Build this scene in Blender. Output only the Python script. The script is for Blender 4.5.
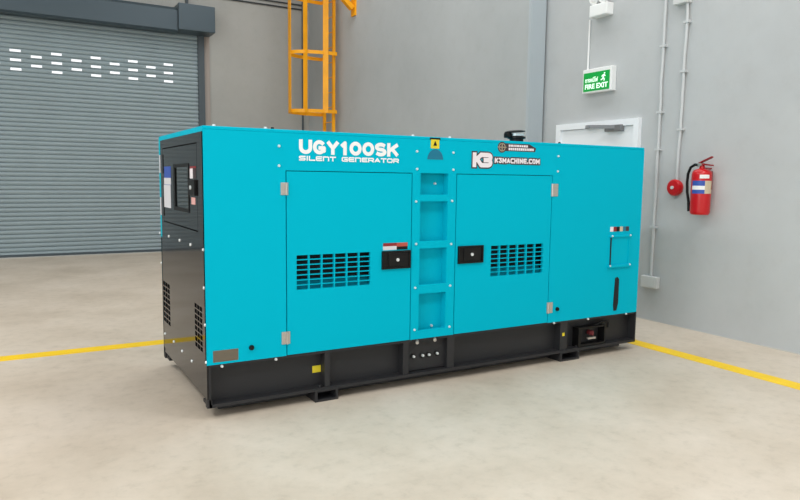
import bpy, bmesh, math, random
from mathutils import Vector, Matrix, Euler
random.seed(4)
SC = bpy.context.scene
COL = SC.collection
for o in list(bpy.data.objects): bpy.data.objects.remove(o)

# ------------------------------------------------------------------ camera
CAM = Vector((-1.00599, -4.16261, 1.53789))
ROT = Euler((1.46573, -0.01271, -0.52163), 'XYZ')
FPX = 668.30
cd = bpy.data.cameras.new('camera'); cam = bpy.data.objects.new('camera', cd); COL.objects.link(cam)
cam.location = CAM; cam.rotation_euler = ROT
cd.sensor_width = 36; cd.lens = FPX * 36 / 800; cd.clip_start = .05; cd.clip_end = 200
SC.camera = cam

# ------------------------------------------------------------------ light
W_ = bpy.data.worlds.new('world'); SC.world = W_; W_.use_nodes = True
nt = W_.node_tree; nt.nodes.clear()
wo = nt.nodes.new('ShaderNodeOutputWorld'); wb = nt.nodes.new('ShaderNodeBackground')
wb.inputs[0].default_value = (.97, .985, 1, 1); wb.inputs[1].default_value = 1.0
nt.links.new(wb.outputs[0], wo.inputs[0])
def area(name, loc, rot, sx, sy, power, col=(1, 1, 1)):
    l = bpy.data.lights.new(name, 'AREA'); l.shape = 'RECTANGLE'; l.size = sx; l.size_y = sy; l.energy = power; l.color = col
    o = bpy.data.objects.new(name, l); COL.objects.link(o); o.location = loc; o.rotation_euler = [math.radians(a) for a in rot]
    return o
area('skylight', (3.2, 1.0, 7.8), (0, 0, 0), 1.6, 14.0, 300, (.97, .985, 1))
area('skylight', (-5.0, 1.0, 7.8), (0, 0, 0), 1.6, 14.0, 400, (.97, .985, 1))
area('skylight', (-1.0, -5.5, 7.8), (0, 0, 0), 6.0, 1.6, 225, (.97, .985, 1))
area('side_window', (-8.9, -5.2, 3.1), (0, -90, 0), 3.0, 7.0, 330, (.95, .985, 1))
vs = SC.view_settings
vs.view_transform = 'Standard'; vs.look = 'None'; vs.exposure = 0.33; vs.gamma = 1; vs.use_curve_mapping = False

# ------------------------------------------------------------------ dimensions (metres)
L, W, H = 3.915, 1.422, 1.85          # generator
G, ZT, ZS = .075, .355, 1.588         # skid bottom, enclosure bottom, door top seam
YB, XR, XF, YS = 10.208, 5.133, 4.85, 2.69  # shutter line, right wall, far wall bay, step in the wall
YL, XL = 2.241, 4.143                 # yellow floor line

RM = ROT.to_matrix()
def on(u, v, ax, val):
    d = RM @ Vector(((u - 400) / FPX, -(v - 250) / FPX, -1))
    return CAM + d * ((val - CAM[ax]) / d[ax])
def FX(u, v=250): return on(u, v, 1, 0).x
def FZ(u, v): return on(u, v, 1, 0).z
def EY(u, v): return on(u, v, 0, 0).y
def EZ(u, v): return on(u, v, 0, 0).z

# ------------------------------------------------------------------ materials
def s2l(c): return tuple(((x / 255 + .055) / 1.055) ** 2.4 if x > 10 else x / 255 / 12.92 for x in c)
MATS = {}
def mat(name, srgb, rough=.5, metal=0, spec=.5, noise=0, nscale=8, coat=0, bump=0, bscale=200, emit=0):
    m = bpy.data.materials.new(name); m.use_nodes = True; t = m.node_tree
    b = t.nodes['Principled BSDF']; c = s2l(srgb)
    b.inputs['Base Color'].default_value = (*c, 1); b.inputs['Roughness'].default_value = rough
    b.inputs['Metallic'].default_value = metal; b.inputs['Specular IOR Level'].default_value = spec
    b.inputs['Coat Weight'].default_value = coat
    tc = t.nodes.new('ShaderNodeTexCoord')
    if noise:
        n = t.nodes.new('ShaderNodeTexNoise'); n.inputs['Scale'].default_value = nscale; n.inputs['Detail'].default_value = 6
        r = t.nodes.new('ShaderNodeMapRange'); r.inputs[1].default_value = .3; r.inputs[2].default_value = .7
        r.inputs[3].default_value = 1 - noise; r.inputs[4].default_value = 1 + noise
        mx = t.nodes.new('ShaderNodeVectorMath'); mx.operation = 'SCALE'; mx.inputs[0].default_value = c
        t.links.new(tc.outputs['Object'], n.inputs['Vector']); t.links.new(n.outputs[0], r.inputs[0])
        t.links.new(r.outputs[0], mx.inputs['Scale']); t.links.new(mx.outputs[0], b.inputs['Base Color'])
    if bump:
        n2 = t.nodes.new('ShaderNodeTexNoise'); n2.inputs['Scale'].default_value = bscale
        bp = t.nodes.new('ShaderNodeBump'); bp.inputs['Strength'].default_value = bump; bp.inputs['Distance'].default_value = .004
        t.links.new(tc.outputs['Object'], n2.inputs['Vector']); t.links.new(n2.outputs[0], bp.inputs['Height']); t.links.new(bp.outputs[0], b.inputs['Normal'])
    if emit:
        b.inputs['Emission Color'].default_value = (*c, 1); b.inputs['Emission Strength'].default_value = emit
    MATS[name] = m; return m
def concrete(name, base, dark, light, scale, rough, stain=.5):
    m = bpy.data.materials.new(name); m.use_nodes = True; t = m.node_tree; b = t.nodes['Principled BSDF']
    tc = t.nodes.new('ShaderNodeTexCoord')
    def noise(s, d, r=.55):
        n = t.nodes.new('ShaderNodeTexNoise'); n.inputs['Scale'].default_value = s; n.inputs['Detail'].default_value = d
        n.inputs['Roughness'].default_value = r; t.links.new(tc.outputs['Object'], n.inputs['Vector']); return n
    def ramp(n, stops):
        r = t.nodes.new('ShaderNodeValToRGB'); r.color_ramp.elements[0].position = stops[0][0]; r.color_ramp.elements[1].position = stops[-1][0]
        r.color_ramp.elements[0].color = (*stops[0][1], 1); r.color_ramp.elements[1].color = (*stops[-1][1], 1)
        for p, c in stops[1:-1]:
            e = r.color_ramp.elements.new(p); e.color = (*c, 1)
        t.links.new(n.outputs[0], r.inputs[0]); return r
    a = ramp(noise(scale, 8), [(.3, s2l(dark)), (.5, s2l(base)), (.72, s2l(light))])
    f = ramp(noise(scale * 9, 8, .7), [(.3, (.80, .79, .77)), (.46, (.96, .96, .955)), (.56, (1, 1, 1)), (.75, (1.06, 1.06, 1.06))])
    mx = t.nodes.new('ShaderNodeMixRGB'); mx.blend_type = 'MULTIPLY'; mx.inputs[0].default_value = stain
    t.links.new(a.outputs[0], mx.inputs[1]); t.links.new(f.outputs[0], mx.inputs[2]); t.links.new(mx.outputs[0], b.inputs['Base Color'])
    b.inputs['Roughness'].default_value = rough
    bp = t.nodes.new('ShaderNodeBump'); bp.inputs['Strength'].default_value = .12; bp.inputs['Distance'].default_value = .003
    t.links.new(noise(60, 4).outputs[0], bp.inputs['Height']); t.links.new(bp.outputs[0], b.inputs['Normal'])
    return m
M_floor = concrete('floor_concrete', (205, 191, 173), (191, 176, 157), (215, 202, 186), 1.1, .5, .75)
M_wall = concrete('painted_plaster', (189, 191, 191), (182, 184, 184), (195, 197, 198), .5, .7, .25)
M_wall3 = concrete('painted_plaster_far', (178, 182, 182), (171, 175, 175), (184, 188, 188), .5, .7, .25)
M_wall2 = concrete('plaster_warm', (172, 172, 167), (164, 164, 160), (178, 178, 174), .5, .75, .25)
mat('teal', (0, 179, 204), .4, spec=.04)
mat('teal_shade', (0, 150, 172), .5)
mat('lug_blue', (0, 112, 140), .45)
mat('charcoal', (27, 26, 27), .08, spec=.3)
mat('skid', (39, 39, 41), .5, spec=.4)
mat('black', (9, 9, 10), .45, spec=.3)
mat('void', (14, 20, 24), .8)
mat('glass_dark', (30, 34, 34), .03, spec=.9)
mat('steel', (190, 184, 176), .35, metal=.6)
mat('bolt', (225, 230, 230), .35, metal=.3)
mat('white', (240, 240, 238), .5)
mat('sticker_blue', (50, 84, 170), .5)
mat('sticker_white', (215, 215, 220), .5)
mat('sticker_red', (180, 78, 64), .5)
mat('yellow_sticker', (225, 205, 40), .5)
mat('nameplate', (110, 102, 88), .4, metal=.3)
mat('line_yellow', (246, 202, 6), .5, noise=.05, nscale=5)
mat('orange', (252, 172, 6), .45, noise=.08, nscale=4)
mat('slat', (146, 161, 166), .42, metal=.0, noise=.04, nscale=1.5)
mat('hood', (70, 84, 92), .38, metal=.2)
mat('rail', (74, 84, 90), .5)
mat('red', (196, 16, 24), .3)
mat('door_white', (240, 243, 246), .4)
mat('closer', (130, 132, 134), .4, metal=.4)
mat('conduit', (200, 202, 202), .45)
mat('box_grey', (205, 206, 204), .5)
mat('sign_green', (0, 150, 60), .4, emit=.25)
mat('sign_text', (225, 250, 230), .4, emit=.45)
mat('pink', (225, 170, 165), .5)
mat('cable', (60, 64, 68), .6)
mat('logo_dark', (58, 44, 48), .5)
mat('logo_white', (235, 228, 232), .5)
mat('logo_gold', (172, 158, 134), .5)
mat('caulk', (196, 193, 186), .8)
mat('column_paint', (176, 184, 188), .5)
mat('jamb', (165, 155, 148), .7)
mat('battery_red', (110, 40, 45), .5)
mat('label_cream', (205, 190, 160), .5)
mat('red_dark', (140, 25, 30), .4)

# ------------------------------------------------------------------ mesh helpers
class MB:
    def __init__(s): s.bm = bmesh.new()
    def box(s, x0, x1, y0, y1, z0, z1, bev=0):
        g = bmesh.ops.create_cube(s.bm, size=1); vs_ = g['verts']
        for v in vs_:
            v.co = Vector(((x0 + x1) / 2 + v.co.x * (x1 - x0), (y0 + y1) / 2 + v.co.y * (y1 - y0), (z0 + z1) / 2 + v.co.z * (z1 - z0)))
        if bev:
            es = list({e for v in vs_ for e in v.link_edges})
            bmesh.ops.bevel(s.bm, geom=es, offset=bev, segments=2, affect='EDGES', profile=.5)
        return s
    def cyl(s, a, b, r, r2=None, seg=16, caps=True):
        a, b = Vector(a), Vector(b); d = b - a
        g = bmesh.ops.create_cone(s.bm, cap_ends=caps, segments=seg, radius1=r, radius2=r if r2 is None else r2, depth=d.length)
        q = d.to_track_quat('Z', 'Y'); mt = Matrix.Translation((a + b) / 2) @ q.to_matrix().to_4x4()
        bmesh.ops.transform(s.bm, matrix=mt, verts=g['verts']); return s
    def lathe(s, base, axis, prof, seg=28):
        axis = Vector(axis).normalized(); q = axis.to_track_quat('Z', 'Y').to_matrix()
        rings = []
        for r, h in prof:
            rings.append([s.bm.verts.new(Vector(base) + q @ Vector((r * math.cos(2 * math.pi * k / seg), r * math.sin(2 * math.pi * k / seg), h))) for k in range(seg)])
        for i in range(len(rings) - 1):
            for k in range(seg):
                s.bm.faces.new((rings[i][k], rings[i][(k + 1) % seg], rings[i + 1][(k + 1) % seg], rings[i + 1][k]))
        s.bm.faces.new(rings[0][::-1]); s.bm.faces.new(rings[-1]); return s
    def tube(s, pts, r, seg=10):
        pts = [Vector(p) for p in pts]; rings = []
        up = None
        for i, p in enumerate(pts):
            t = (pts[min(i + 1, len(pts) - 1)] - pts[max(i - 1, 0)]).normalized()
            if up is None: up = t.orthogonal().normalized()
            up = (up - t * up.dot(t)).normalized(); w = t.cross(up)
            rings.append([s.bm.verts.new(p + r * (math.cos(2 * math.pi * k / seg) * up + math.sin(2 * math.pi * k / seg) * w)) for k in range(seg)])
        for i in range(len(rings) - 1):
            for k in range(seg):
                s.bm.faces.new((rings[i][k], rings[i][(k + 1) % seg], rings[i + 1][(k + 1) % seg], rings[i + 1][k]))
        s.bm.faces.new(rings[0][::-1]); s.bm.faces.new(rings[-1]); return s
    def bar(s, a, b, w, t, side):
        """flat bar from a to b, width w along `side`, thickness t"""
        a, b = Vector(a), Vector(b); d = (b - a).normalized(); sd = Vector(side); sd = (sd - d * sd.dot(d)).normalized(); n = d.cross(sd)
        vv = []
        for p in (a, b):
            for i, j in ((-1, -1), (1, -1), (1, 1), (-1, 1)):
                vv.append(s.bm.verts.new(p + sd * (w / 2 * i) + n * (t / 2 * j)))
        for f in ((3, 2, 1, 0), (4, 5, 6, 7), (0, 1, 5, 4), (1, 2, 6, 5), (2, 3, 7, 6), (3, 0, 4, 7)):
            s.bm.faces.new([vv[k] for k in f])
        return s
    def prism(s, pts, d):
        """polygon pts extruded along vector d"""
        d = Vector(d); a = [s.bm.verts.new(Vector(p)) for p in pts]; b = [s.bm.verts.new(Vector(p) + d) for p in pts]
        n = len(pts); s.bm.faces.new(a[::-1]); s.bm.faces.new(b)
        for k in range(n): s.bm.faces.new((a[k], a[(k + 1) % n], b[(k + 1) % n], b[k]))
        return s
    def plate(s, a0, a1, b0, b1, t0, t1, holes, f):
        """plate with rectangular through holes; f maps (a,b,t) to xyz"""
        A = sorted({a0, a1, *[h[0] for h in holes], *[h[1] for h in holes]}); B = sorted({b0, b1, *[h[2] for h in holes], *[h[3] for h in holes]})
        A = [x for x in A if a0 <= x <= a1]; B = [x for x in B if b0 <= x <= b1]
        na, nb = len(A) - 1, len(B) - 1
        def solid(i, j):
            if not (0 <= i < na and 0 <= j < nb): return False
            x, y = (A[i] + A[i + 1]) / 2, (B[j] + B[j + 1]) / 2
            return not any(h[0] < x < h[1] and h[2] < y < h[3] for h in holes)
        V = {}
        def v(i, j, k):
            if (i, j, k) not in V: V[i, j, k] = s.bm.verts.new(Vector(f(A[i], B[j], (t0, t1)[k])))
            return V[i, j, k]
        for i in range(na):
            for j in range(nb):
                if not solid(i, j): continue
                s.bm.faces.new((v(i, j, 0), v(i + 1, j, 0), v(i + 1, j + 1, 0), v(i, j + 1, 0)))
                s.bm.faces.new((v(i, j + 1, 1), v(i + 1, j + 1, 1), v(i + 1, j, 1), v(i, j, 1)))
                if not solid(i - 1, j): s.bm.faces.new((v(i, j, 0), v(i, j + 1, 0), v(i, j + 1, 1), v(i, j, 1)))
                if not solid(i + 1, j): s.bm.faces.new((v(i + 1, j + 1, 0), v(i + 1, j, 0), v(i + 1, j, 1), v(i + 1, j + 1, 1)))
                if not solid(i, j - 1): s.bm.faces.new((v(i + 1, j, 0), v(i, j, 0), v(i, j, 1), v(i + 1, j, 1)))
                if not solid(i, j + 1): s.bm.faces.new((v(i, j + 1, 0), v(i + 1, j + 1, 0), v(i + 1, j + 1, 1), v(i, j + 1, 1)))
        return s
    def build(s, name, material, parent=None, smooth=False, origin=None):
        root = parent
        while root is not None and root.parent is not None: root = root.parent
        off = Vector(root.location) if root is not None else Vector(origin or (0, 0, 0))
        if parent is not None and parent.type == 'MESH' and parent.parent is None: off = Vector(parent.location)
        bmesh.ops.translate(s.bm, vec=-off, verts=s.bm.verts)
        bmesh.ops.recalc_face_normals(s.bm, faces=s.bm.faces)
        me = bpy.data.meshes.new(name); s.bm.to_mesh(me); s.bm.free()
        ms = material if isinstance(material, (list, tuple)) else [material]
        for m_ in ms: me.materials.append(MATS[m_] if isinstance(m_, str) else m_)
        o = bpy.data.objects.new(name, me); COL.objects.link(o)
        if parent is not None: o.parent = parent
        else: o.location = off
        if smooth:
            for p in me.polygons: p.use_smooth = True
            try: me.set_sharp_from_angle(angle=math.radians(40))
            except Exception: pass
        return o
def tag(o, label, cat, group=None):
    o['label'] = label; o['category'] = cat
    if group: o['group'] = group
    return o
def thing(name, loc, label, cat, group=None):
    o = bpy.data.objects.new(name, None); COL.objects.link(o); o.location = loc; o.empty_display_size = .1
    return tag(o, label, cat, group)
def struct(o, label=None):
    o['kind'] = 'structure'
    if label: o['label'] = label
    return o
def text(name, body, material, parent, box, f, bold=0, depth=.002, wide=False):
    """lettering fitted into box (a0,a1,b0,b1); f maps (a,b,t) to xyz, t pointing out of the surface"""
    cu = bpy.data.curves.new(name, 'FONT'); cu.body = body; cu.size = 1; cu.extrude = .01; cu.offset = bold; cu.resolution_u = 3
    t = bpy.data.objects.new(name, cu); COL.objects.link(t); bpy.context.view_layer.update()
    me = bpy.data.meshes.new_from_object(t.evaluated_get(bpy.context.evaluated_depsgraph_get()))
    bpy.data.objects.remove(t); bpy.data.curves.remove(cu)
    xs = [v.co.x for v in me.vertices]; ys = [v.co.y for v in me.vertices]; zs = [v.co.z for v in me.vertices]
    a0, a1, b0, b1 = box; root = parent
    while root.parent is not None: root = root.parent
    for v in me.vertices:
        a = a0 + (v.co.x - min(xs)) / (max(xs) - min(xs)) * (a1 - a0); b = b0 + (v.co.y - min(ys)) / (max(ys) - min(ys)) * (b1 - b0)
        tt = (v.co.z - min(zs)) / max(1e-6, max(zs) - min(zs)) * depth
        v.co = Vector(f(a, b, tt)) - root.location
    me.materials.append(MATS[material]); me.name = name
    o = bpy.data.objects.new(name, me); COL.objects.link(o); o.parent = parent
    return o

# ------------------------------------------------------------------ room
struct(MB().box(-9, 7, -12, 10.6, -.2, 0).build('floor', M_floor))
# right wall: near section, then a step of one wall thickness where the far bay begins
struct(MB().box(XR, 5.6, -12.3, YS + .12, 0, 8).build('wall_right', M_wall))
struct(MB().box(XF, 5.6, YS + .05, YB + .3, 0, 8).build('wall_right', M_wall3))
# steel column where the far bay begins, corner shade beside it put in as a darker grey strip
struct(MB().box(XF, XR - .035, YS, YS + .05, 0, 8).build('trim_1', 'column_paint'))
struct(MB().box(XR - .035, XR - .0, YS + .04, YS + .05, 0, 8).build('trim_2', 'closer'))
SX0, SX1, SZ = -8.2, 2.43, 4.62
mb = MB(); mb.box(SX1, XF, YB, YB + .35, 0, 8); mb.box(-9, SX1, YB, YB + .35, SZ, 8); mb.box(-9, SX0, YB, YB + .35, 0, SZ)
struct(mb.build('wall_back', M_wall2))
# the rest of the hall, behind the camera: roof, left wall, front wall with a wide open bay
struct(MB().box(-9.3, 5.6, -12.3, 10.6, 8, 8.2).build('ceiling', M_wall))
struct(MB().box(-9.3, -9, -12.3, 10.6, 0, 8).build('wall_left', M_wall))
struct(MB().box(-9, -8, -12.3, -12, 0, 8).box(-8, 4.6, -12.3, -12, 5.5, 8).box(4.6, XR, -12.3, -12, 0, 8).build('wall_front', M_wall))
# pale line of filler along the foot of the right wall
mb = MB()
y = -5.9
while y < YS - .2:
    ln = random.uniform(.25, .9); h = random.uniform(.004, .010)
    mb.box(XR - .012, XR, y, min(YS, y + ln), 0, h); y += ln + random.uniform(.0, .25)
struct(mb.build('baseboard_right', 'caulk'))

# yellow line painted on the floor
mb = MB(); w = .085
mb.prism([(-8.8, YL - w, 0), (XL - w, YL - w, 0), (XL - w, -9, 0), (XL + w, -9, 0), (XL + w, YL + w, 0), (-8.8, YL + w, 0)], (0, 0, .002))
tag(mb.build('floor_line', 'line_yellow'), 'yellow painted safety line running behind the teal generator across the concrete floor', 'floor marking')

# ------------------------------------------------------------------ roller shutter
def shp(a, b, t): return (a, YB + t, b)
root = bpy.data.objects.new('door_2', None); COL.objects.link(root); root.location = (-2.9, YB, 0); struct(root, 'grey steel roller shutter with rows of small vent slots')
P = .083; mb = MB()
slots = {}
cols = [(15.5, (50, 60, 69.5)), (37, (57, 67)), (57, (54, 63.5, 73)), (77, (60.5, 70)), (96, (57.5, 67, 76)), (115, (64, 73)), (133, (61, 70, 79)), (151, (67, 76)), (168, (64, 73, 81.5)), (-2, (63.5, 73))]
dx = (on(168, 73, 1, YB).x - on(15.5, 60, 1, YB).x) / 8
x_ref = on(15.5, 60, 1, YB).x; z_ref = on(96, 67, 1, YB).z
row0 = round((z_ref - .042) / P); PH = z_ref - .042 - row0 * P - P
for c in range(-30, 9):
    xc = x_ref + c * dx
    if xc < SX0 + .3: continue
    rows = (row0 - 2, row0, row0 + 2) if c % 2 == 0 else (row0 - 1, row0 + 1)
    for r in rows: slots.setdefault(r, []).append((xc - .088, xc + .088))
prof = [(a * .083 / .0775, b) for a, b in [(0, 0), (.006, -.008), (.018, -.014), (.039, -.017), (.060, -.014), (.071, -.008), (.0775, 0)]]
bm = mb.bm
nrow = int(SZ / P) + 3
for r in range(nrow):
    z0 = r * P + PH
    spans = []; x = SX0
    for a, b in sorted(slots.get(r - 1, [])): spans.append((x, a, False)); spans.append((a, b, True)); x = b
    spans.append((x, SX1, False))
    for a, b, sl in spans:
        pv = None
        for k, (dz, dy) in enumerate(prof):
            cur = (bm.verts.new((a, YB - .02 + dy * 1.6, z0 + dz)), bm.verts.new((b, YB - .02 + dy * 1.6, z0 + dz)))
            if pv and not (sl and k in (3, 4)): bm.faces.new((pv[0], pv[1], cur[1], cur[0]))
            pv = cur
curtain = mb.build('curtain', 'slat', root)
md = curtain.modifiers.new('thickness', 'SOLIDIFY'); md.thickness = .003
MB().box(SX0, SX1 - .02, YB - .05, YB - .01, .0, .05).build('bottom_bar', 'rail', root)
for xa in (SX1 - .05, SX0 - .07):
    MB().box(xa - (0 if xa > 0 else .08), xa + (.13 if xa > 0 else .05), YB - .09, YB, 0, SZ + .1).build('guide_rail', 'rail', root)
MB().box(SX1 + .08, SX1 + .20, YB - .03, YB, 0, SZ).build('jamb', 'jamb', root)
MB().box(SX0, SX1, YB - .22, YB - .10, 0, .008).build('threshold', 'caulk', root)
yh = YB - .42
zb0, zb1 = on(0, 12, 1, yh).z, on(176, 30, 1, yh).z
zt1 = on(178, 7, 1, yh).z
zb = (zb0 + zb1) / 2
xh = on(178, 20, 1, yh).x
mb = MB().prism([(SX0, YB, zb + .02), (SX0, yh + .06, zb), (SX0, yh, zb + .03), (SX0, yh, zt1 - .06), (SX0, yh + .06, zt1), (SX0, YB, zt1 + .03)], (xh - SX0, 0, 0))
mb.build('hood', 'hood', root)
ym = YB - .5
c0 = on(179, 29, 1, ym); c1 = on(214, 33, 1, ym); ct = on(214, 7, 1, ym)
MB().box(c0.x, c1.x + .03, ym, YB, (c0.z + c1.z) / 2, ct.z, bev=.012).build('motor_cover', 'hood', root)
# conduit down to the shutter motor, cable tray along the wall
p = on(187, 2, 1, YB - .05)
tag(MB().cyl((p.x, YB - .035, ct.z), (p.x, YB - .035, 8), .03).build('conduit', 'rail', None), 'dark vertical pipe rising from the roller shutter motor cover', 'pipe')
for k, (v0, v1) in enumerate(((-2, 8.5), (-7, 4.5))):
    a = on(215, v0, 1, YB - .03); b = on(300, v1, 1, YB - .03)
    zz = (a.z + b.z) / 2
    tag(MB().cyl((2.9, YB - .02, zz), (XF - .04, YB - .02, zz), .016, seg=8).build('cable', 'cable', None),
        ('lower' if k == 0 else 'upper') + ' dark horizontal cable on the back wall, beside the shutter motor cover', 'cable', None)
# dark pipe in the room corner behind the ladder
p = on(303, 118, 1, YB - .04)
tag(MB().cyl((p.x, YB - .03, 0), (p.x, YB - .03, 8), .022, seg=10).build('conduit', 'rail', None), 'thin dark vertical pipe on back wall behind the orange ladder', 'pipe')

# ------------------------------------------------------------------ white door in the right wall
def wr(a, b, t): return (XR - t, a, b)
tl = on(559, 125, 0, XR); tr = on(642, 118, 0, XR)
dt = (tl.z + tr.z) / 2; dy0, dy1 = tr.y, tl.y; fw = .075
root = bpy.data.objects.new('door_1', None); COL.objects.link(root); root.location = (XR, (dy0 + dy1) / 2, 0); struct(root, 'white framed emergency exit door')
MB().plate(dy0, dy1, 0, dt, 0, .05, [(dy0 + fw, dy1 - fw, -1, dt - fw)], wr).build('frame', 'door_white', root)
MB().box(XR - .022, XR, dy0 + fw, dy1 - fw, .01, dt - fw - .004).build('leaf', 'door_white', root)
mb = MB(); q = on(616, 126, 0, XR)
zc = dt - fw + .035
mb.box(XR - .085, XR - .022, q.y - .15, q.y + .10, zc - .095, zc - .02, bev=.008)
mb.bar((XR - .07, q.y - .06, zc - .045), (XR - .30, q.y + .12, zc - .045), .04, .014, (0, 0, 1))
mb.bar((XR - .30, q.y + .12, zc - .045), (XR - .06, q.y + .42, zc - .02), .04, .014, (0, 0, 1))
mb.build('door_closer', 'closer', root)
mb = MB(); mb.box(XR - .03, XR - .022, dy0 + .14, dy0 + .17, .95, 1.12); mb.cyl((XR - .02, dy0 + .155, 1.05), (XR - .08, dy0 + .155, 1.05), .012); mb.cyl((XR - .075, dy0 + .155, 1.05), (XR - .075, dy0 + .28, 1.05), .011)
mb.build('door_handle', 'steel', root)

# ------------------------------------------------------------------ exit sign
a = on(583, 70, 0, XR - .08); b = on(611, 91, 0, XR - .08)
y1, y0 = a.y, b.y; z1 = on(596, 68, 0, XR - .08).z; z0 = on(597, 92, 0, XR - .08).z
root = thing('exit_sign', (XR, (y0 + y1) / 2, z0), 'green and white illuminated fire exit sign box on the wall above the white door', 'sign')
MB().box(XR - .08, XR, y0, y1, z0, z1, bev=.008).build('housing', 'white', root)
ph = z1 - z0
MB().box(XR - .084, XR - .079, y0 + .03, y1 - .02, z0 + .02, z1 - .045).build('sign_panel', 'sign_green', root)
def sg(a, b, t): return (XR - .084 - t, -a, b)
ya, yb = -(y1 - .05), -(y0 + .05); za, zb_ = z0 + .045, z1 - .075; hh = zb_ - za
text('lettering', 'ทางหนีไฟ', 'sign_text', root, (ya, ya + (yb - ya) * .56, za + hh * .48, za + hh * .86), sg, bold=.02)
text('lettering', 'FIRE EXIT', 'sign_text', root, (ya, yb, za + .0, za + hh * .36), sg, bold=.03)
mb = MB(); px = ya + (yb - ya) * .8; pz = za + hh * .7; k = hh * .3
def SP(a, b): return Vector(sg(px + a * k, pz + b * k, .001))
mb.cyl(SP(.35, 1.0), SP(.35, 1.0) + Vector((-.003, 0, 0)), k * .2, seg=12)
for p0, p1 in (((.25, .7), (-.05, 0)), ((-.05, 0), (.35, -.4)), ((.35, -.4), (.2, -.8)), ((-.05, 0), (-.4, -.4)), ((-.4, -.4), (-.8, -.5)), ((.2, .65), (.6, .3)), ((.2, .65), (-.3, .5)), ((-.3, .5), (-.5, .2))):
    mb.bar(SP(*p0), SP(*p1), k * .28, .003, (0, 1, .01))
    A_, B_ = SP(*p0), SP(*p1)
mb.build('running_figure', 'sign_text', root)

# ------------------------------------------------------------------ emergency light
a = on(589, 15, 0, XR - .12); b = on(610, 15, 0, XR - .06)
zt_ = on(598, 4, 0, XR - .1).z; zb_ = on(600, 15.5, 0, XR - .1).z
y1, y0 = a.y, b.y
root = thing('emergency_light', (XR, (y0 + y1) / 2, zb_), 'white twin-head emergency light box on the wall above the exit sign', 'emergency light')
MB().box(XR - .12, XR, y0, y1, zb_, zt_, bev=.012).build('battery_box', 'white', root)
for k in (.25, .75):
    yy = y0 + (y1 - y0) * k
    mb = MB().lathe((XR - .03, yy, zt_ + .09), (-1, 0, -.25), [(.03, 0), (.05, .03), (.07, .09), (.072, .10), (.06, .10), (.055, .095)])
    mb.cyl((XR - .06, yy, zt_ - .01), (XR - .06, yy, zt_ + .06), .015)
    mb.build('lamp_head', 'white', root, smooth=True)
sgz = on(596, 68, 0, XR - .08).z
yc = on(590, 40, 0, XR).y
tag(MB().tube([(XR - .015, yc, zb_ + .005), (XR - .015, yc, sgz - .01)], .012).build('cable', 'white', None), 'short white cable dropping from the emergency light to the exit sign', 'cable')

# ------------------------------------------------------------------ conduits on the right wall
def run(name, pts, label, jit=.012, couplings=()):
    pp = []
    for i in range(len(pts) - 1):
        A, B = Vector(pts[i]), Vector(pts[i + 1]); n = 14
        for k in range(n): pp.append(A.lerp(B, k / n) + Vector((0, random.uniform(-jit, jit) * .5, 0)))
    pp.append(Vector(pts[-1]))
    mb = MB().tube(pp, .016)
    o = mb.build(name, 'conduit', None, smooth=True); tag(o, label, 'pipe')
    for z in couplings:
        c = min(pp, key=lambda p: abs(p.z - z)); MB().box(c.x - .02, XR, c.y - .035, c.y + .035, z - .012, z + .012).build('clip', 'conduit', o)
    return o
X_ = XR - .03
sb0 = on(641, 282, 0, XR - .05); sb1 = on(657, 282, 0, XR - .05); szt = on(648, 276, 0, XR - .05).z; szb = on(650, 288, 0, XR - .05).z
A = on(666, 0, 0, X_); B = on(651, 274, 0, X_)
yA = (A.y + B.y) / 2
run('conduit', [(X_, A.y, 6.0), (X_, A.y, A.z), (X_, B.y, szt - .0)], 'pale electrical conduit running down the wall to the grey socket box', couplings=(1.05, 1.9, 2.3, 3.0, 3.6))
tag(MB().box(XR - .06, XR, sb1.y, sb0.y, szb, szt, bev=.008).box(XR - .066, XR - .06, sb1.y + .02, sb0.y - .09, szb + .02, szt - .02).build('socket_box', 'box_grey', None), 'small grey socket box low on the wall right of the generator', 'socket')
A = on(688, 3, 0, X_); B = on(677, 180, 0, X_)
jb = on(684, 3, 0, XR - .06)
run('conduit', [(X_, A.y, A.z), (X_, B.y, B.z)], 'pale conduit running down the wall to the round red fire alarm', couplings=(2.1, 2.7, 3.2))
tag(MB().box(XR - .08, XR, A.y - .03, A.y + .15, A.z, A.z + .16, bev=.008).build('junction_box', 'box_grey', None), 'grey junction box at top of the wall above the fire alarm conduit', 'junction box')

# ------------------------------------------------------------------ fire alarm
c = on(673.8, 187.6, 0, XR - .05); r = .088
root = thing('fire_alarm', (XR, c.y, c.z), 'round red fire alarm on the wall left of the extinguisher', 'fire alarm')
MB().lathe((XR, c.y, c.z), (-1, 0, 0), [(r * .9, 0), (r * .9, .02), (r, .022), (r, .05), (r * .85, .066), (r * .4, .072), (.0001, .073)], seg=36).build('gong', 'red', root, smooth=True)
MB().cyl((XR - .072, c.y, c.z), (XR - .085, c.y, c.z), .018).build('centre_bolt', 'bolt', root)

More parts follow.
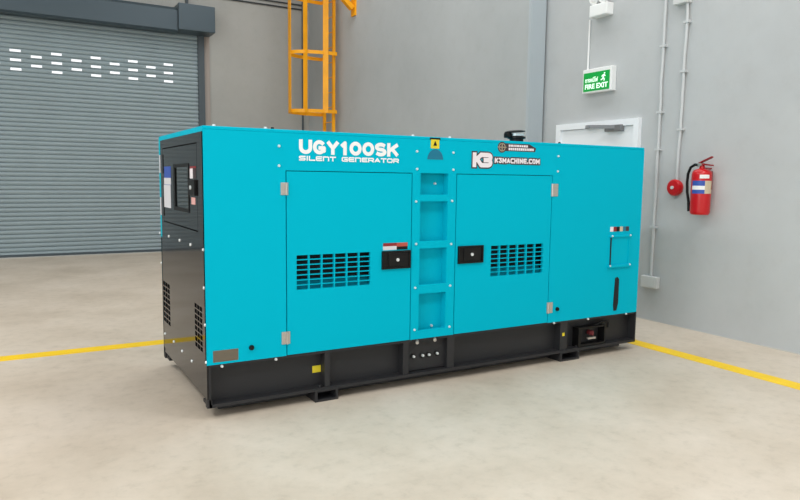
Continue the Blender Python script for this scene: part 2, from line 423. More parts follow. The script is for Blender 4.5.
# ------------------------------------------------------------------ fire extinguisher
X0 = XR - .13
ct_ = on(701, 168.8, 0, X0); cb_ = on(699, 214.5, 0, X0); l_ = on(691, 192, 0, X0); r_ = on(711, 192, 0, X0)
cy = (l_.y + r_.y) / 2; rad = min(.095, abs(l_.y - r_.y) / 2); zb_ = cb_.z; zt_ = ct_.z
root = thing('fire_extinguisher', (X0, cy, zb_), 'red fire extinguisher with black hose and blue label hanging on the grey wall', 'fire extinguisher')
MB().lathe((X0, cy, zb_), (0, 0, 1), [(rad * .86, 0), (rad * .97, .015), (rad, .03), (rad, zt_ - zb_ - .06), (rad * .93, zt_ - zb_ - .03), (rad * .7, zt_ - zb_ - .008), (.03, zt_ - zb_), (.024, zt_ - zb_ + .03), (.0001, zt_ - zb_ + .03)], seg=40).build('cylinder', 'red', root, smooth=True)
def band(a0, a1, z0, z1, rr=.0015):
    pts = []
    mb = MB(); n = 10; vv = []
    for k in range(n + 1):
        a = math.radians(a0 + (a1 - a0) * k / n); x, y = X0 + (rad + rr) * math.cos(a), cy + (rad + rr) * math.sin(a)
        vv.append((mb.bm.verts.new((x, y, z0)), mb.bm.verts.new((x, y, z1))))
    for k in range(n): mb.bm.faces.new((vv[k][0], vv[k + 1][0], vv[k + 1][1], vv[k][1]))
    return mb
# direction toward camera is about angle 218 deg
hz = zt_ - zb_
zs = lambda f: zb_ + hz * f
band(158, 236, zs(.46), zs(.545)).build('label', 'sticker_blue', root)
band(158, 236, zs(.545), zs(.63)).build('label', 'white', root)
band(158, 236, zs(.63), zs(.74)).build('label', 'sticker_blue', root)
band(236, 290, zs(.46), zs(.74)).build('label', 'label_cream', root)
band(205, 262, zs(.79), zs(.87)).build('label', 'white', root)
mb = MB(); zv = zt_ + .02
mb.cyl((X0, cy, zv - .01), (X0, cy, zv + .035), .022)
mb.build('valve', 'red_dark', root)
mb = MB(); mb.bar((X0 - .01, cy + .03, zv + .035), (X0 - .02, cy - .12, zv + .095), .03, .014, (1, 0, 0)); mb.bar((X0 - .01, cy + .03, zv + .03), (X0 - .02, cy - .13, zv + .012), .03, .014, (1, 0, 0))
mb.build('squeeze_handle', 'red_dark', root)
MB().cyl((X0 - .02, cy + .005, zv + .02), (X0 - .045, cy + .005, zv + .02), .018).build('pressure_gauge', 'steel', root)
pts = [(X0 - .01, cy + .02, zv + .015), (X0 - .02, cy + .07, zv + .022), (X0 - .03, cy + .11, zv - .005), (X0 - .03, cy + .138, zv - .07), (X0 - .03, cy + .143, zv - .16), (X0 - .03, cy + .135, zv - .26), (X0 - .02, cy + .12, zb_ + .12)]
mb = MB().tube(pts, .014); mb.cyl(pts[-1], (X0 - .01, cy + .115, zb_ + .03), .015, .02)
mb.build('hose', 'black', root, smooth=True)
MB().box(X0 + rad * .6, XR, cy - .03, cy + .03, zs(.55), zs(.95)).box(X0 - .02, XR, cy - .015, cy + .015, zt_ + .0, zt_ + .012).build('wall_bracket', 'red_dark', root)

# ------------------------------------------------------------------ caged ladder on the far bay of the right wall
XLd = XF - .13
r1 = on(324.5, 122, 0, XLd); r2 = on(333.5, 122, 0, XLd)
ly1, ly0 = r1.y, r2.y

ly1 = min(ly1, YB - .35); lyc = (ly0 + ly1) / 2; hw = (ly1 - ly0) / 2
root = thing('caged_ladder', (XLd, lyc, .0), 'orange steel cage ladder fixed to the wall in the far room corner', 'ladder')
for yy in (ly0, ly1):
    MB().box(XLd - .03, XLd + .03, yy - .022, yy + .022, .0, 7.5).build('rail', 'orange', root)
for k in range(24):
    MB().cyl((XLd, ly0, .3 + k * .3), (XLd, ly1, .3 + k * .3), .010, seg=8).build('rung', 'orange', root)
for z in (1.0, 2.2, 5.8):
    for yy in (ly0, ly1): MB().box(XLd + .03, XF, yy - .015, yy + .015, z, z + .04).build('wall_stay', 'orange', root)
z_b = on(334, 112.5, 0, XLd).z; z_m = on(334, 55, 0, XLd).z; dz = z_m - z_b
left = on(290, 108, 1, lyc).x
RX = XLd - left; cyr = hw + .15
def hoop(t):   # t 0..pi around from near rail to far rail
    return Vector((XLd - RX * math.sin(t) ** .8, lyc - cyr * math.cos(t), 0)) if True else None
for i in range(4):
    z = z_b + i * dz; mb = MB(); n = 28
    ring = []
    for k in range(n + 1):
        p = hoop(math.pi * k / n); c_ = Vector((XLd, lyc, 0)); d = (p - c_).normalized()
        ring.append([mb.bm.verts.new((p.x, p.y, z - .035)), mb.bm.verts.new((p.x, p.y, z + .035)), mb.bm.verts.new((p.x + d.x * .012, p.y + d.y * .012, z + .035)), mb.bm.verts.new((p.x + d.x * .012, p.y + d.y * .012, z - .035))])
    for k in range(n):
        for j in range(4): mb.bm.faces.new((ring[k][j], ring[k + 1][j], ring[k + 1][(j + 1) % 4], ring[k][(j + 1) % 4]))
    mb.bm.faces.new(ring[0]); mb.bm.faces.new(ring[-1][::-1])
    for yy, sgn in ((ly0, -1), (ly1, 1)): mb.box(XLd - .01, XLd + .01, min(yy, lyc + sgn * cyr), max(yy, lyc + sgn * cyr), z - .035, z + .035)
    mb.build('cage_hoop', 'orange', root)
for t in (.2, .74, 1.47, 1.95, math.pi - .34):
    p = hoop(t); d = (p - Vector((XLd, lyc, 0))).normalized(); p = p + d * .016
    MB().bar((p.x, p.y, z_b - .035), (p.x, p.y, z_b + dz * 3 + .035), .11, .01, (-d.y, d.x, 0)).build('cage_strip', 'orange', root)

# ------------------------------------------------------------------ orange knee bracket high on the wall
xb = XF - .02
a = on(353.5, 16, 0, xb); b = on(355, 8, 0, xb)

root = thing('steel_bracket', (XF, a.y, a.z), 'orange steel knee bracket high on the wall right of the ladder', 'bracket')
MB().box(XF - .03, XF, a.y - .09, a.y + .09, a.z, a.z + 1.1).build('wall_plate', 'orange', root)
MB().bar((XF - .05, a.y, b.z + .0), (XF - .75, a.y, b.z + .62), .11, .09, (0, 1, 0)).build('brace', 'orange', root)
MB().box(XF - 1.0, XF - .03, a.y - .05, a.y + .05, b.z + .62, b.z + .72).build('arm', 'orange', root)

# ------------------------------------------------------------------ generator
gen = thing('generator', (L / 2, W / 2, 0), 'large teal silent diesel generator set with charcoal end panel standing on the floor', 'generator')
def ff(a, b, t): return (a, t, b)          # front face plane, t into the body
def fo(a, b, t): return (a, -t - .0005, b)  # lettering, t out of the face
def ef(a, b, t): return (t, a, b)          # end face plane
def bolt(parent, p, n, r=.012, h=.008, m='bolt'):
    MB().cyl(Vector(p), Vector(p) + Vector(n) * h, r, r * .75, seg=10).build('bolt', m, parent)
def fbolt(parent, u, v, r=.0095, m='bolt'):
    bolt(parent, (FX(u, v), 0, FZ(u, v)), (0, -1, 0), r, .008, m)

# dark inner frame behind the panels
MB().box(.05, L - .04, .09, W - .03, ZT + .01, H - .03).box(.03, .05, .03, W - .03, ZT + .01, H - .03).build('inner_frame', 'void', gen)
roof = MB().box(0, L, 0, W, H - .022, H, bev=.004).build('roof', 'teal', gen)
for u, v, m in ((215, 124.3, 'bolt'), (267, 127, 'bolt'), (274, 127.6, 'black'), (415, 134.6, 'bolt'), (452, 136.4, 'bolt'), (562, 142.5, 'black')):
    bolt(roof, (FX(u, v), .03, H), (0, 0, 1), .012, .012, m)
xa = FX(276, 200); xd0, xd1 = FX(286.5, 260), FX(411, 260); xe0, xe1 = FX(455, 260), FX(549.5, 260); xz = FX(561, 200)
gp = .0035
zt_ = H - .022
p_l = MB().plate(0, xd0 - gp, ZT, zt_, 0, .03, [(xa, xd0, ZS - .001, zt_ + 1)], ff).build('side_panel', 'teal', gen)
p_r = MB().plate(xe1 + gp, L, ZT, zt_, 0, .03, [(xe1, xz, ZS - .001, zt_ + 1)], ff).build('side_panel', 'teal', gen)
band_ = MB().box(xa, xz, 0, .03, ZS - .001, zt_).build('top_band', 'teal', gen)
MB().box(xd0 - gp, xd0, .03, .05, ZT, ZS).build('door_seal', 'void', gen)
# far and right end panels
MB().box(0, L, W - .03, W, ZT, zt_).build('rear_panel', 'teal', gen)
MB().box(L - .03, L, .03, W - .03, ZT, zt_).build('end_panel', 'teal', gen)

# doors with punched grilles
def grille(u0, u1, v0, v1, um, ncol, nrow):
    x0, x1 = FX(u0, (v0 + v1) / 2), FX(u1, (v0 + v1) / 2); zt = FZ(u0, v0); zb = FZ(u0, v1)
    hs = []; cw = (x1 - x0) / ncol; rh = (zt - zb) / nrow
    for i in range(ncol):
        for j in range(nrow):
            hs.append((x0 + i * cw + .0045, x0 + (i + 1) * cw - .0045, zb + j * rh + .0025, zb + (j + 1) * rh - .0035))
    return hs, (x0, x1, zb, zt)
def door(x0, x1, g, hinge_u, handle, hinges):
    hs, gb = grille(*g)
    zb = ZT + .004
    d = MB().plate(x0 + gp, x1 - gp, zb, ZS - .006, 0, .022, hs, ff).build('door', 'teal', gen)
    # sloping deflector sheet behind the grille
    gx0, gx1, gz0, gz1 = gb; hh = gz1 - gz0
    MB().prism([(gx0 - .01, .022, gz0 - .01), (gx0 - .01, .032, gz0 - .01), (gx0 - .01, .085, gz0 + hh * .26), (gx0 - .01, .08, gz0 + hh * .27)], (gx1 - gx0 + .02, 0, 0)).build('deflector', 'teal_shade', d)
    a0, a1, b0, b1 = handle
    mb = MB().plate(a0, a1, b0, b1, -.014, .0, [(a0 + .012, a1 - .012, b0 + .012, b1 - .012)], ff)
    mb.build('handle_surround', 'black', d)
    MB().box(a0 + .012, a1 - .012, -.006, 0, b0 + .012, b1 - .012).build('handle_dish', 'black', d)
    MB().box(a0 + .05, a1 - .02, -.012, -.006, b0 + .018, b1 - .018, bev=.002).build('handle', 'black', d)
    cx, cz = (a0 + a1) / 2 + .008, (b0 + b1) / 2
    MB().cyl((cx, -.012, cz), (cx, -.019, cz), .012, seg=14).build('lock', 'bolt', d)
    for (u0, u1, v0, v1) in hinges:
        hx0, hx1 = FX(u0, v0), FX(u1, v0); z1 = FZ((u0 + u1) / 2, v0); z0 = FZ((u0 + u1) / 2, v1)
        mb = MB().box(hx0, hx1, -.006, 0, z0, z1, bev=.002)
        cxh = xd0 if hx0 < 1 else xe1
        mb.cyl((cxh, -.008, z0), (cxh, -.008, z1), .007, seg=10)
        for q in (.22, .5, .78): mb.cyl((hx0 + .018, -.006, z0 + (z1 - z0) * q), (hx0 + .018, -.01, z0 + (z1 - z0) * q), .007, seg=8)
        mb.build('hinge', 'steel', d)
    return d
dl = door(xd0, xd1, (296, 370.8, 255, 290.5, 0, 6, 7), 0, (FX(381.5, 260), FX(409.8, 260), FZ(395, 268.6), FZ(395, 250.6)), [(280.5, 288, 182.5, 195), (281.5, 290, 331.6, 344)])
dr = door(xe0, xe1, (490.3, 543, 245.5, 276.8, 0, 6, 7), 0, (FX(457.6, 254), FX(482.6, 254), FZ(470, 263), FZ(470, 245.6)), [(551.4, 558, 183.8, 196.3), (546.8, 552.4, 302.3, 313)])
# warning sticker above the left handle
sx0, sx1 = FX(383, 246), FX(407.5, 246); sz0, sz1 = FZ(395, 249.8), FZ(395, 242.8); sm = sx0 + (sx1 - sx0) * .55
MB().box(sx0, sm, -.001, 0, sz0, sz0 + (sz1 - sz0) * .55).build('sticker', 'sticker_white', dl)
MB().box(sx0, sm, -.001, 0, sz0 + (sz1 - sz0) * .55, sz1).build('sticker', 'red_dark', dl)
MB().box(sm, sx1, -.001, 0, sz0 + (sz1 - sz0) * .45, sz1).build('sticker', 'sticker_red', dl)
MB().box(sm, sx1, -.001, 0, sz0, sz0 + (sz1 - sz0) * .45).build('sticker', 'black', dl)

# centre ladder-like column with four recesses
rx0, rx1 = FX(419.5, 250), FX(446.8, 250)
rec = [(173.2, 194.6), (201.3, 240.8), (248, 284), (292.8, 329)]
holes = [(rx0, rx1, FZ(433, v1), FZ(433, v0)) for v0, v1 in rec]
cc = MB().plate(xd1 + gp, xe0 - gp, ZT + .002, ZS - .001, 0, .03, holes, ff).build('centre_column', 'teal', gen)
MB().box(rx0 - .02, rx1 + .02, .07, .085, ZT + .02, ZS).box(rx0 - .006, rx0 - .001, .03, .07, ZT + .02, ZS).box(rx1 + .001, rx1 + .006, .03, .07, ZT + .02, ZS).build('recess_back', 'teal', cc)
for (u, v) in ((416, 201.5), (452, 201), (416, 244), (451, 244), (415, 287.8), (450, 285.6), (414.3, 329.8), (449.3, 326.6)):
    fbolt(cc, u, v)
for (u, v) in ((421, 184), (437.5, 183.6), (434, 327.5)):
    bolt(cc, (FX(u, v) + .02, .07, FZ(u, v) + .0), (0, -1, 0), .010, .012)
for (u, v) in ((279, 146), (279, 165.7), (417, 151.3), (417, 169), (453.3, 152.7), (453.3, 169.8), (558.3, 156.2), (557.7, 171.4)):
    fbolt(band_, u, v)
# lifting lug: sticker and half-round opening
cx = FX(435.3, 155); zb_ = FZ(435, 159.5); rr = FX(443, 159) - cx
mb = MB(); pts = [(cx - rr, -.002, zb_)] + [(cx - rr * math.cos(math.pi * k / 20), -.002, zb_ + .074 * math.sin(math.pi * k / 20)) for k in range(1, 20)] + [(cx + rr, -.002, zb_)]
mb.prism(pts, (0, .002, 0)).build('lifting_lug_cover', 'lug_blue', band_)
sx = FX(435, 143); 
MB().box(sx - .036, sx + .036, -.003, 0, FZ(435, 148.5), FZ(435, 139.6)).build('sticker', 'yellow_sticker', band_)
MB().box(sx - .045, sx + .045, -.0025, 0, FZ(435, 140.0), FZ(435, 137.8)).build('lug_slot', 'black', band_)
pz = FZ(435, 143.5)
MB().prism([(sx - .016, -.0045, pz - .016), (sx + .016, -.0045, pz - .016), (sx, -.0045, pz + .02)], (0, .001, 0)).build('warning_mark', 'black', band_)

# lettering, drawn stroke by stroke
def arc(cx, cy, rx, ry, a0, a1, n=9):
    return [(cx + rx * math.cos(math.radians(a0 + (a1 - a0) * k / n)), cy + ry * math.sin(math.radians(a0 + (a1 - a0) * k / n))) for k in range(n + 1)]
GL = {
 'U': [[(0, 1), (0, .42)] + arc(.5, .42, .5, .42, 180, 360) + [(1, 1)]],
 'G': [arc(.5, .5, .5, .5, 42, 318, 18) + [(1, .16), (1, .44), (.6, .44)]],
 'Y': [[(0, 1), (.5, .45), (1, 1)], [(.5, .45), (.5, 0)]],
 '1': [[(.1, .72), (.62, 1), (.62, 0)]],
 '0': [arc(.5, .5, .5, .5, 0, 360, 24)],
 'S': [arc(.5, .75, .5, .25, 35, 180, 9) + arc(.5, .75, .5, .25, 180, 270, 6)[1:] + arc(.5, .25, .5, .25, 90, -145, 14)],
 'K': [[(0, 0), (0, 1)], [(1, 1), (.08, .42)], [(.38, .62), (1, 0)]],
 '3': [[(0, 1), (.95, 1), (.5, .58)] + arc(.5, .29, .5, .29, 90, -160, 14)],
 '#': [[(0, 1), (.7, 1)] + arc(.7, .76, .3, .24, 90, -90, 6) + [(.35, .5)], [(.35, .5), (.7, .5)] + arc(.7, .25, .3, .25, 90, -90, 6) + [(0, 0)]],
 's': [[(1, 1), (.12, 1), (0, .88), (0, .6), (.12, .5), (.88, .5), (1, .4), (1, .12), (.88, 0), (0, 0)]],
 'I': [[(.5, 0), (.5, 1)]], 'L': [[(0, 1), (0, 0), (1, 0)]],
 'E': [[(1, 1), (.12, 1), (0, .85), (0, .15), (.12, 0), (1, 0)], [(0, .5), (.9, .5)]],
 'n': [[(0, 0), (0, 1), (.85, 1), (1, .85), (1, 0)]], 'T': [[(0, 1), (1, 1)], [(.5, 1), (.5, 0)]],
 'g': [[(1, 1), (.12, 1), (0, .85), (0, .15), (.12, 0), (1, 0), (1, .5), (.5, .5)]],
 'R': [[(0, 0), (0, 1), (.88, 1), (1, .88), (1, .52), (.88, .42), (0, .42)], [(.55, .42), (1, 0)]],
 'A': [[(0, 0), (.5, 1), (1, 0)], [(.22, .28), (.78, .28)]],
 'O': [[(.12, 0), (0, .15), (0, .85), (.12, 1), (.88, 1), (1, .85), (1, .15), (.88, 0), (.12, 0)]],
 'M': [[(0, 0), (0, 1), (.5, .3), (1, 1), (1, 0)]], 'N': [[(0, 0), (0, 1), (1, 0), (1, 1)]],
 'C': [[(1, 1), (.15, 1), (0, .85), (0, .15), (.15, 0), (1, 0)]], 'H': [[(0, 0), (0, 1)], [(1, 0), (1, 1)], [(0, .5), (1, .5)]],
 '.': [[(.5, 0), (.5, .02)]],
}
WD = {'I': .15, '1': .62, '.': .15, ' ': .7, 'M': 1.25}
def strokes(body, material, box, t, y, name='lettering', th=.001, gap=.3, grow=0, parent=None, part=None):
    """letters filling box with strokes t wide, lying at depth y on the front face"""
    a0, a1, b0, b1 = box; n = len(body)
    ws = [WD.get(c, 1) for c in body]; tot = sum(ws); gaps = (n - 1)
    # cell unit u and clear gap between letters (stroke width included)
    g_ = t * (1 + gap); u = ((a1 - a0) - t - g_ * gaps) / tot
    h = b1 - b0 - t; x = a0 + t / 2; mb = MB(); k = 0; tt = t + 2 * grow
    for ci, (c, w) in enumerate(zip(body, ws)):
        for ln in (GL.get(c, []) if part is None or part[0] <= ci < part[1] else []):
            pp = [Vector((x + px * w * u, y, b0 + t / 2 + py * h)) for px, py in ln]
            for i in range(len(pp) - 1):
                if (pp[i + 1] - pp[i]).length < 1e-6: continue
                A, B = pp[i].copy(), pp[i + 1].copy(); d = (B - A).normalized()
                if i == 0: A -= d * (tt / 2 if abs(d.x) < .1 or abs(d.z) < .1 else tt * .25)
                if i == len(pp) - 2: B += d * (tt / 2 if abs(d.x) < .1 or abs(d.z) < .1 else tt * .25)
                k += 1; o_ = Vector((0, -.00001 * (k % 7), 0)); s_ = Vector((-d.z, 0, d.x)) * tt / 2
                mb.prism([A + s_ + o_, B + s_ + o_, B - s_ + o_, A - s_ + o_], (0, -th, 0))
                if i > 0:
                    q = [pp[i] + o_ + Vector((math.cos(a) * tt / 2, -.000005, math.sin(a) * tt / 2)) for a in [math.pi * 2 * m / 10 for m in range(10)]]
                    mb.prism(q, (0, -th, 0))
        x += w * u + g_
    return mb.build(name, material, parent or band_)
bx = (FX(299, 146), FX(398.5, 150), FZ(299, 153.8), FZ(299, 139.2))
strokes('UGY100SK', 'white', bx, .0255, -.0005, gap=.22)
bx = (FX(299, 158), FX(398.8, 160), FZ(299, 160.5), FZ(299, 155.6))
for part in ((0, 6), (7, 16)): strokes('sILEnT gEnERATOR', 'white', bx, .0085, -.0005, gap=.5, part=part)
kx0, kx1 = FX(472.5, 160), FX(492.3, 160); kz0, kz1 = FZ(482, 167.4), FZ(482, 152.6)
km = kx0 + (kx1 - kx0) * .46
strokes('K', 'logo_dark', (kx0, km + .01, kz0, kz1), .034, -.0005, grow=.010, name='logo_outline')
strokes('#', 'logo_dark', (km - .01, kx1, kz0, kz1), .034, -.0005, grow=.010, name='logo_outline')
strokes('#', 'logo_white', (km - .01, kx1, kz0, kz1), .034, -.0022, name='logo')
strokes('K', 'logo_white', (kx0, km + .01, kz0, kz1), .034, -.0022, name='logo')
bx = (FX(494.5, 161), FX(539.5, 161), FZ(517, 163.6), FZ(517, 158.4))
strokes('K3MACHINE.COM', 'logo_dark', bx, .0115, -.0005, grow=.009, gap=.3, name='lettering_outline')
strokes('K3MACHINE.COM', 'logo_white', bx, .0115, -.0022, gap=.3)
# emblem: wheel with a dark winged band carrying two rows of tiny marks
ex = FX(502, 147); ez = FZ(502, 147.2)
bx0, bx1 = FX(504, 148), FX(536, 149); bz0, bz1 = FZ(520, 151.6), FZ(520, 144)
MB().prism([(bx0, -.001, bz0), (bx1 - .01, -.001, bz0), (bx1, -.001, bz0 + .03), (bx1 - .07, -.001, bz1), (bx0, -.001, bz1)], (0, .001, 0)).build('emblem_band', 'logo_dark', band_)
MB().cyl((ex, 0, ez), (ex, -.0015, ez), .042, seg=32).build('emblem_disc', 'logo_dark', band_)
mb = MB()
for k in range(24):
    a0, a1 = 2 * math.pi * k / 24, 2 * math.pi * (k + 1) / 24
    q = [(ex + r_ * math.cos(a), -.003, ez + r_ * math.sin(a)) for r_, a in ((.026, a0), (.033, a0), (.033, a1), (.026, a1))]
    mb.prism(q, (0, .001, 0))
mb.box(ex - .042, ex + .042, -.003, -.0015, ez - .004, ez + .004).box(ex - .004, ex + .004, -.003, -.0015, ez - .03, ez + .03)
mb.build('emblem_wheel', 'logo_gold', band_)
mb = MB(); hgt = bz1 - bz0
for row, (za, zb2, xend) in enumerate(((bz0 + hgt * .58, bz0 + hgt * .86, bx1 - .09), (bz0 + hgt * .12, bz0 + hgt * .45, bx1 - .03))):
    x = bx0 + .045
    while x < xend:
        wd = random.uniform(.012, .02); mb.box(x, x + wd, -.0025, -.001, za, zb2); x += wd + .005
mb.build('emblem_marks', 'logo_white', band_)

# small fittings on the fixed side panels
def rnd(parent, u, v, name, m, r, h):
    MB().cyl((FX(u, v), 0, FZ(u, v)), (FX(u, v), -h, FZ(u, v)), r, r * .8, seg=16).build(name, m, parent)
rnd(p_l, 251.5, 347.6, 'rubber_stop', 'black', .018, .014); rnd(p_r, 557, 309, 'rubber_stop', 'black', .018, .014)
nx0, nx1 = FX(213, 356), FX(238.3, 354); MB().box(nx0, nx1, -.002, 0, FZ(225, 361.3), FZ(225, 349.8), bev=.0008).build('nameplate', 'nameplate', p_l)
a0, a1 = FX(610.3, 228), FX(629, 228); z0, z1 = FZ(620, 231.3), FZ(620, 226.6)
for k, m in enumerate(('logo_white', 'red_dark', 'black', 'label_cream', 'lug_blue', 'logo_dark')):
    MB().box(a0 + (a1 - a0) * k / 6, a0 + (a1 - a0) * (k + 1) / 6, -.001, 0, z0, z1).build('sticker', m, p_r)
gx0, gx1 = FX(609.5, 250), FX(628.8, 250); gz1, gz0 = FZ(620, 236), FZ(620, 265.6)
mb = MB().box(gx0 - .02, gx1 + .02, -.02, 0, gz0 - .012, gz0 + .012, bev=.003).box(gx0 - .015, gx1 + .02, -.014, 0, gz1 - .01, gz1 + .01, bev=.003).box(gx1 - .01, gx1, -.008, 0, gz0, gz1)
mb.build('gauge_guard', 'teal', p_r)
MB().cyl((gx0 + .01, -.004, gz0), (gx0 + .01, -.004, gz1), .006).build('sight_tube', 'void', p_r)
for u, v in ((611, 236), (629, 235), (608.5, 265.8), (628, 264.2)): bolt(p_r, (FX(u, v), -.016, FZ(u, v)), (0, -1, 0), .009, .008)
s0 = Vector((FX(616.5, 277), 0, FZ(616.5, 277))); s1 = Vector((FX(615, 310.5), 0, FZ(615, 310.5)))
mb = MB(); w_ = .030
mb.prism([(s0.x - w_ * .6, -.005, s0.z - .01), (s0.x + w_ * .3, -.005, s0.z), (s0.x + w_, -.005, s0.z - .02), (s1.x + w_, -.005, s1.z + .07), (s1.x + w_ * .4, -.005, s1.z), (s1.x - w_ * .7, -.005, s1.z), (s1.x - w_, -.005, s1.z + .05)], (0, .005, 0))
mb.build('level_window', 'void', p_r)
for u, v in ((222, 366.3), (276, 359.3), (588, 319), (626, 313.8), (554, 323)): bolt(p_l if u < 300 else p_r, (FX(u, v), .004, FZ(u, v) - .0), (0, -1, 0), .010, .012)

# charcoal end panel with control door
def EYc(u, v): return EY(u, v)
dy0_, dy1_ = EY(197, 187), EY(163.5, 187)
dzt = (EZ(197, 143.6) + EZ(161, 149.3)) / 2; dzb = (EZ(197.4, 230) + EZ(164, 221)) / 2
# vents
v1 = (EY(202.6, 325), EY(194.8, 325), EZ(198.5, 349), EZ(198.5, 304.5)); v2 = (EY(170.2, 303), EY(163.6, 303), EZ(167, 323.5), EZ(167, 282.5))
hs = []
for (ya, yb, za, zb2) in (v1, v2):
    for i in range(3):
        for j in range(8):
            cw = (yb - ya) / 3; rh = (zb2 - za) / 8
            hs.append((ya + i * cw + .005, ya + (i + 1) * cw - .005, za + j * rh + .004, za + (j + 1) * rh - .005))
ep = MB().plate(0.004, W - .03, G + .055, zt_, 0, .012, hs + [(dy0_ - .007, dy1_ + .007, dzb - .008, dzt + .008)], ef).build('end_panel', 'charcoal', gen)
MB().plate(W - .05, W, EZ(160, 236), H - .02, -.001, .03, [], ef).build('corner_trim', 'teal', gen)
MB().box(0, .03, W - .03, W, G, EZ(160, 236)).build('corner_trim', 'black', gen)
MB().box(-.002, .0, .004, W - .02, zt_ - .012, zt_ + .004).build('top_trim', 'teal', gen)
wy0, wy1, wz0, wz1 = EY(188.5, 187), EY(174.5, 187), (EZ(188.5, 209.5) + EZ(174.5, 207)) / 2, (EZ(188.5, 165) + EZ(174.5, 168)) / 2
cdoor = MB().plate(dy0_, dy1_, dzb, dzt, 0, .012, [(wy0, wy1, wz0, wz1)], ef).build('control_door', 'charcoal', gen)
MB().plate(wy0 - .02, wy1 + .02, wz0 - .02, wz1 + .02, -.004, 0, [(wy0 + .004, wy1 - .03, wz0 + .004, wz1 - .004)], ef).build('window_gasket', 'black', cdoor)
MB().box(.004, .009, wy0, wy1, wz0, wz1).build('window_pane', 'glass_dark', cdoor)
hy0, hy1, hz0, hz1 = EY(196.3, 187), EY(189.8, 187), EZ(193, 195.5), EZ(193, 179.5)
MB().box(-.014, 0, hy0, hy1, hz0, hz1, bev=.003).build('handle', 'black', cdoor)
MB().cyl((-.014, (hy0 + hy1) / 2, (hz0 + hz1) / 2), (-.022, (hy0 + hy1) / 2, (hz0 + hz1) / 2), .013).build('lock', 'bolt', cdoor)
def esticker(u0, u1, v0, v1, m, parent=cdoor, t=.0015):
    um = (u0 + u1) / 2
    MB().box(-t, 0, EY(u1, (v0 + v1) / 2), EY(u0, (v0 + v1) / 2), EZ(um, v1), EZ(um, v0)).build('sticker', m, parent)
esticker(190, 193, 168.5, 178.5, 'logo_white'); esticker(193, 196, 168, 178.5, 'logo_dark'); esticker(190, 196, 166.3, 168.4, 'red_dark')
esticker(191.6, 195.4, 197.5, 204.5, 'pink')
esticker(164.3, 170.8, 166.5, 177.8, 'sticker_blue'); esticker(164.3, 170.8, 177.8, 184.5, 'sticker_white'); esticker(164.3, 170.8, 184.8, 207.5, 'sticker_white')
esticker(164.3, 170.8, 184.5, 184.9, 'sticker_blue', t=.002)
for v in (164, 206):
    zc = EZ(161, v); MB().box(-.004, .0, W - .05, W - .02, zc - .07, zc + .07).build('hinge', 'sticker_white', ep)
    MB().box(-.004, .0, dy1_ - .012, dy1_ + .004, zc - .07, zc + .07).build('hinge_slot', 'black', ep)
for u, v in ((160, 233), (169, 236.3), (179.8, 240.3), (190.6, 244.6), (203.4, 249.7), (161.6, 263), (204.2, 288), (165.3, 333.6), (205.3, 325), (174, 341.5), (182.3, 351), (192, 361), (206.3, 362.5)):
    bolt(ep, (0, max(.012, EY(u, v)), EZ(u, v)), (-1, 0, 0), .011, .007)

# skid base
sk = MB()
sk.box(.012, L, 0, .16, G, G + .022)              # bottom flange
sk.box(.012, L, .085, .10, G, ZT)                # web
sk.box(.012, L, .01, .16, ZT - .018, ZT - .001)  # top flange
sk.box(.012, L, W - .16, W, G, G + .022); sk.box(.012, L, W - .10, W - .085, G, ZT)
sk.box(.012, .09, 0.16, W - .16, G + .055, ZT)
sk.box(.0, .03, 0, .05, G, G + .055); sk.box(0, .03, W - .06, W, G, G + .09); sk.box(.012, .024, 0, .10, G, ZT)
sk.box(.10, L - .06, .13, W - .13, .015, G + .012)  # filler box added under the skid to block light and darken the gap
sk.box(L - .012, L, 0, W, G, ZT)
sk.box(.05, L - .05, .16, W - .16, ZT - .03, ZT)
skid = sk.build('skid_base', 'skid', gen)
for u0, u1 in ((325.5, 330.5), (404, 409.5), (448, 455), (560.5, 567.5)):
    MB().box(FX(u0, 350), FX(u1, 350), .012, .085, G + .022, ZT - .018).build('stiffener', 'skid', skid)
for u0, u1 in ((315, 338), (560.3, 579)):
    x0, x1 = FX(u0, 380 if u0 < 400 else 350), FX(u1, 380 if u0 < 400 else 350)
    MB().plate(x0, x1, 0, G + .012, -.004, W + .004, [(x0 + .018, x1 - .018, .016, G - .004)], ff).build('fork_pocket', 'skid', skid)
for u, v in ((320.4, 387), (330.5, 385.4), (561.5, 350.0), (576, 347.2)):
    q = on(u, v, 2, G + .022); MB().cyl((q.x, max(.03, q.y), G + .022), (q.x, max(.03, q.y), G + .036), .013, seg=6).build('bolt', 'skid', skid)
for (u0, u1, v0, v1) in ((312.3, 321.3, 365.5, 372.3), (562.2, 564.6, 332.8, 336)):
    Y_ = .0845 if u0 < 400 else .0115
    a = on(u0, v1, 1, Y_); b = on(u1, v0, 1, Y_)
    MB().box(a.x, b.x, Y_ - .001, Y_, on((u0 + u1) / 2, v1, 1, Y_).z, on((u0 + u1) / 2, v0, 1, Y_).z).build('sticker', 'yellow_sticker', skid)
q0, q1 = on(410.5, 356, 1, .05), on(441, 354, 1, .05); 
MB().box(FX(409.5, 350), FX(448, 350), .05, .06, G + .03, ZT - .018).build('outlet_plate', 'skid', skid)
for u, v in ((413.8, 356.6), (422.8, 355.4), (429.2, 354.6), (437.3, 353.3)):
    q = on(u, v, 1, .04); mb = MB().cyl((q.x, .05, q.z), (q.x, .032, q.z), .012, .009, seg=12); mb.build('bolt', 'bolt', skid)
    MB().cyl((q.x - .004, .05, q.z), (q.x - .004, .044, q.z), .021, seg=16).build('grommet', 'black', skid)
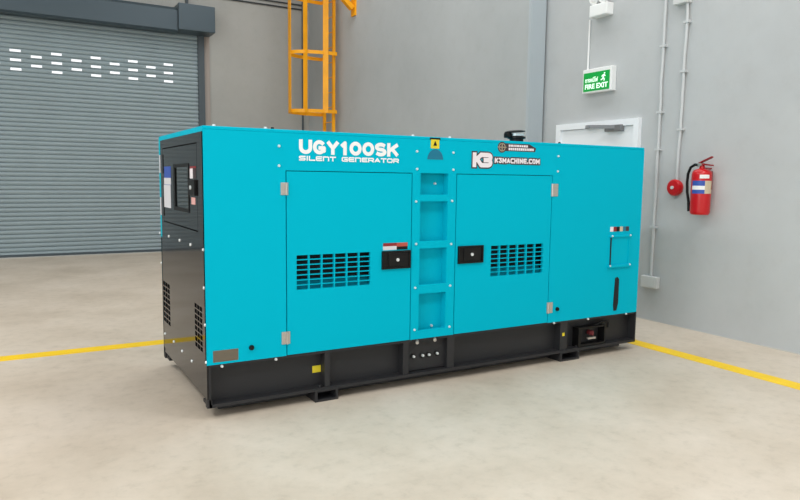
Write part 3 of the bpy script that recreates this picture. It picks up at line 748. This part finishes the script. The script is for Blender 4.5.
for u, v in ((418, 341.6), (435.6, 339)):
    q = on(u, v, 1, .0); MB().cyl((q.x + .02, .05, q.z + .008), (q.x - .016, -.016, q.z - .004), .012, seg=12).build('drain_plug', 'steel', skid)
# battery switch box at the right of the skid
bx0, bx1 = on(577, 335, 1, .03).x, on(603.5, 335, 1, .03).x; bz0, bz1 = on(590, 345.5, 1, .03).z, on(590, 326, 1, .03).z
bz0 = max(bz0, G + .024)
MB().plate(bx0, bx1, bz0, bz1, .01, .085, [(bx0 + .03, bx1 - .014, bz0 + .02, bz1 - .014)], ff).build('switch_box', 'black', skid)
cxs = (bx0 + bx1) / 2 + .02; czs = (bz0 + bz1) / 2
MB().cyl((cxs, .075, czs + .02), (cxs, .03, czs + .02), .022, seg=18).box(cxs - .008, cxs + .008, .02, .03, czs - .0, czs + .04).build('battery_switch', 'battery_red', skid)
MB().box(cxs - .045, cxs + .045, .03, .05, czs - .035, czs - .018).build('terminal', 'steel', skid)
pq = [on(592, 327, 1, .045), on(602, 321, 1, .045), on(608, 321.5, 1, .045), on(607.5, 327, 1, .045)]
MB().tube([pq[0], pq[0].lerp(pq[1], .6), pq[1], pq[2], pq[3]], .012).build('hose', 'black', skid, smooth=True)

# exhaust outlet with its rain flap standing a little open
e = on(516.5, 137, 1, .45)
ex_, ey_ = e.x, .45
top = e.z
MB().lathe((ex_, ey_, H), (0, 0, 1), [(.06, 0), (.06, top - H - .018), (.078, top - H - .014), (.078, top - H - .010), (.078, top - H + .002), (.05, top - H + .002), (.05, top - H - .05), (.0001, top - H - .05)]).build('exhaust_outlet', 'black', gen, smooth=True)
MB().lathe((ex_ + .0, ey_, top + .005), (0, 0, 1), [(.045, 0), (.066, .003), (.066, .022), (.04, .024)]).build('outlet_rim', 'bolt', gen, smooth=True)
fl = MB()
fl.lathe((ex_ - .02, ey_, top + .038), (-.07, 0, 1), [(.085, 0), (.09, .004), (.088, .010), (.05, .018), (.0001, .020)])
fl.box(ex_ - .12, ex_ - .07, ey_ - .03, ey_ + .03, top - .012, top + .032, bev=.008)
fl.build('rain_flap', 'black', gen, smooth=True)
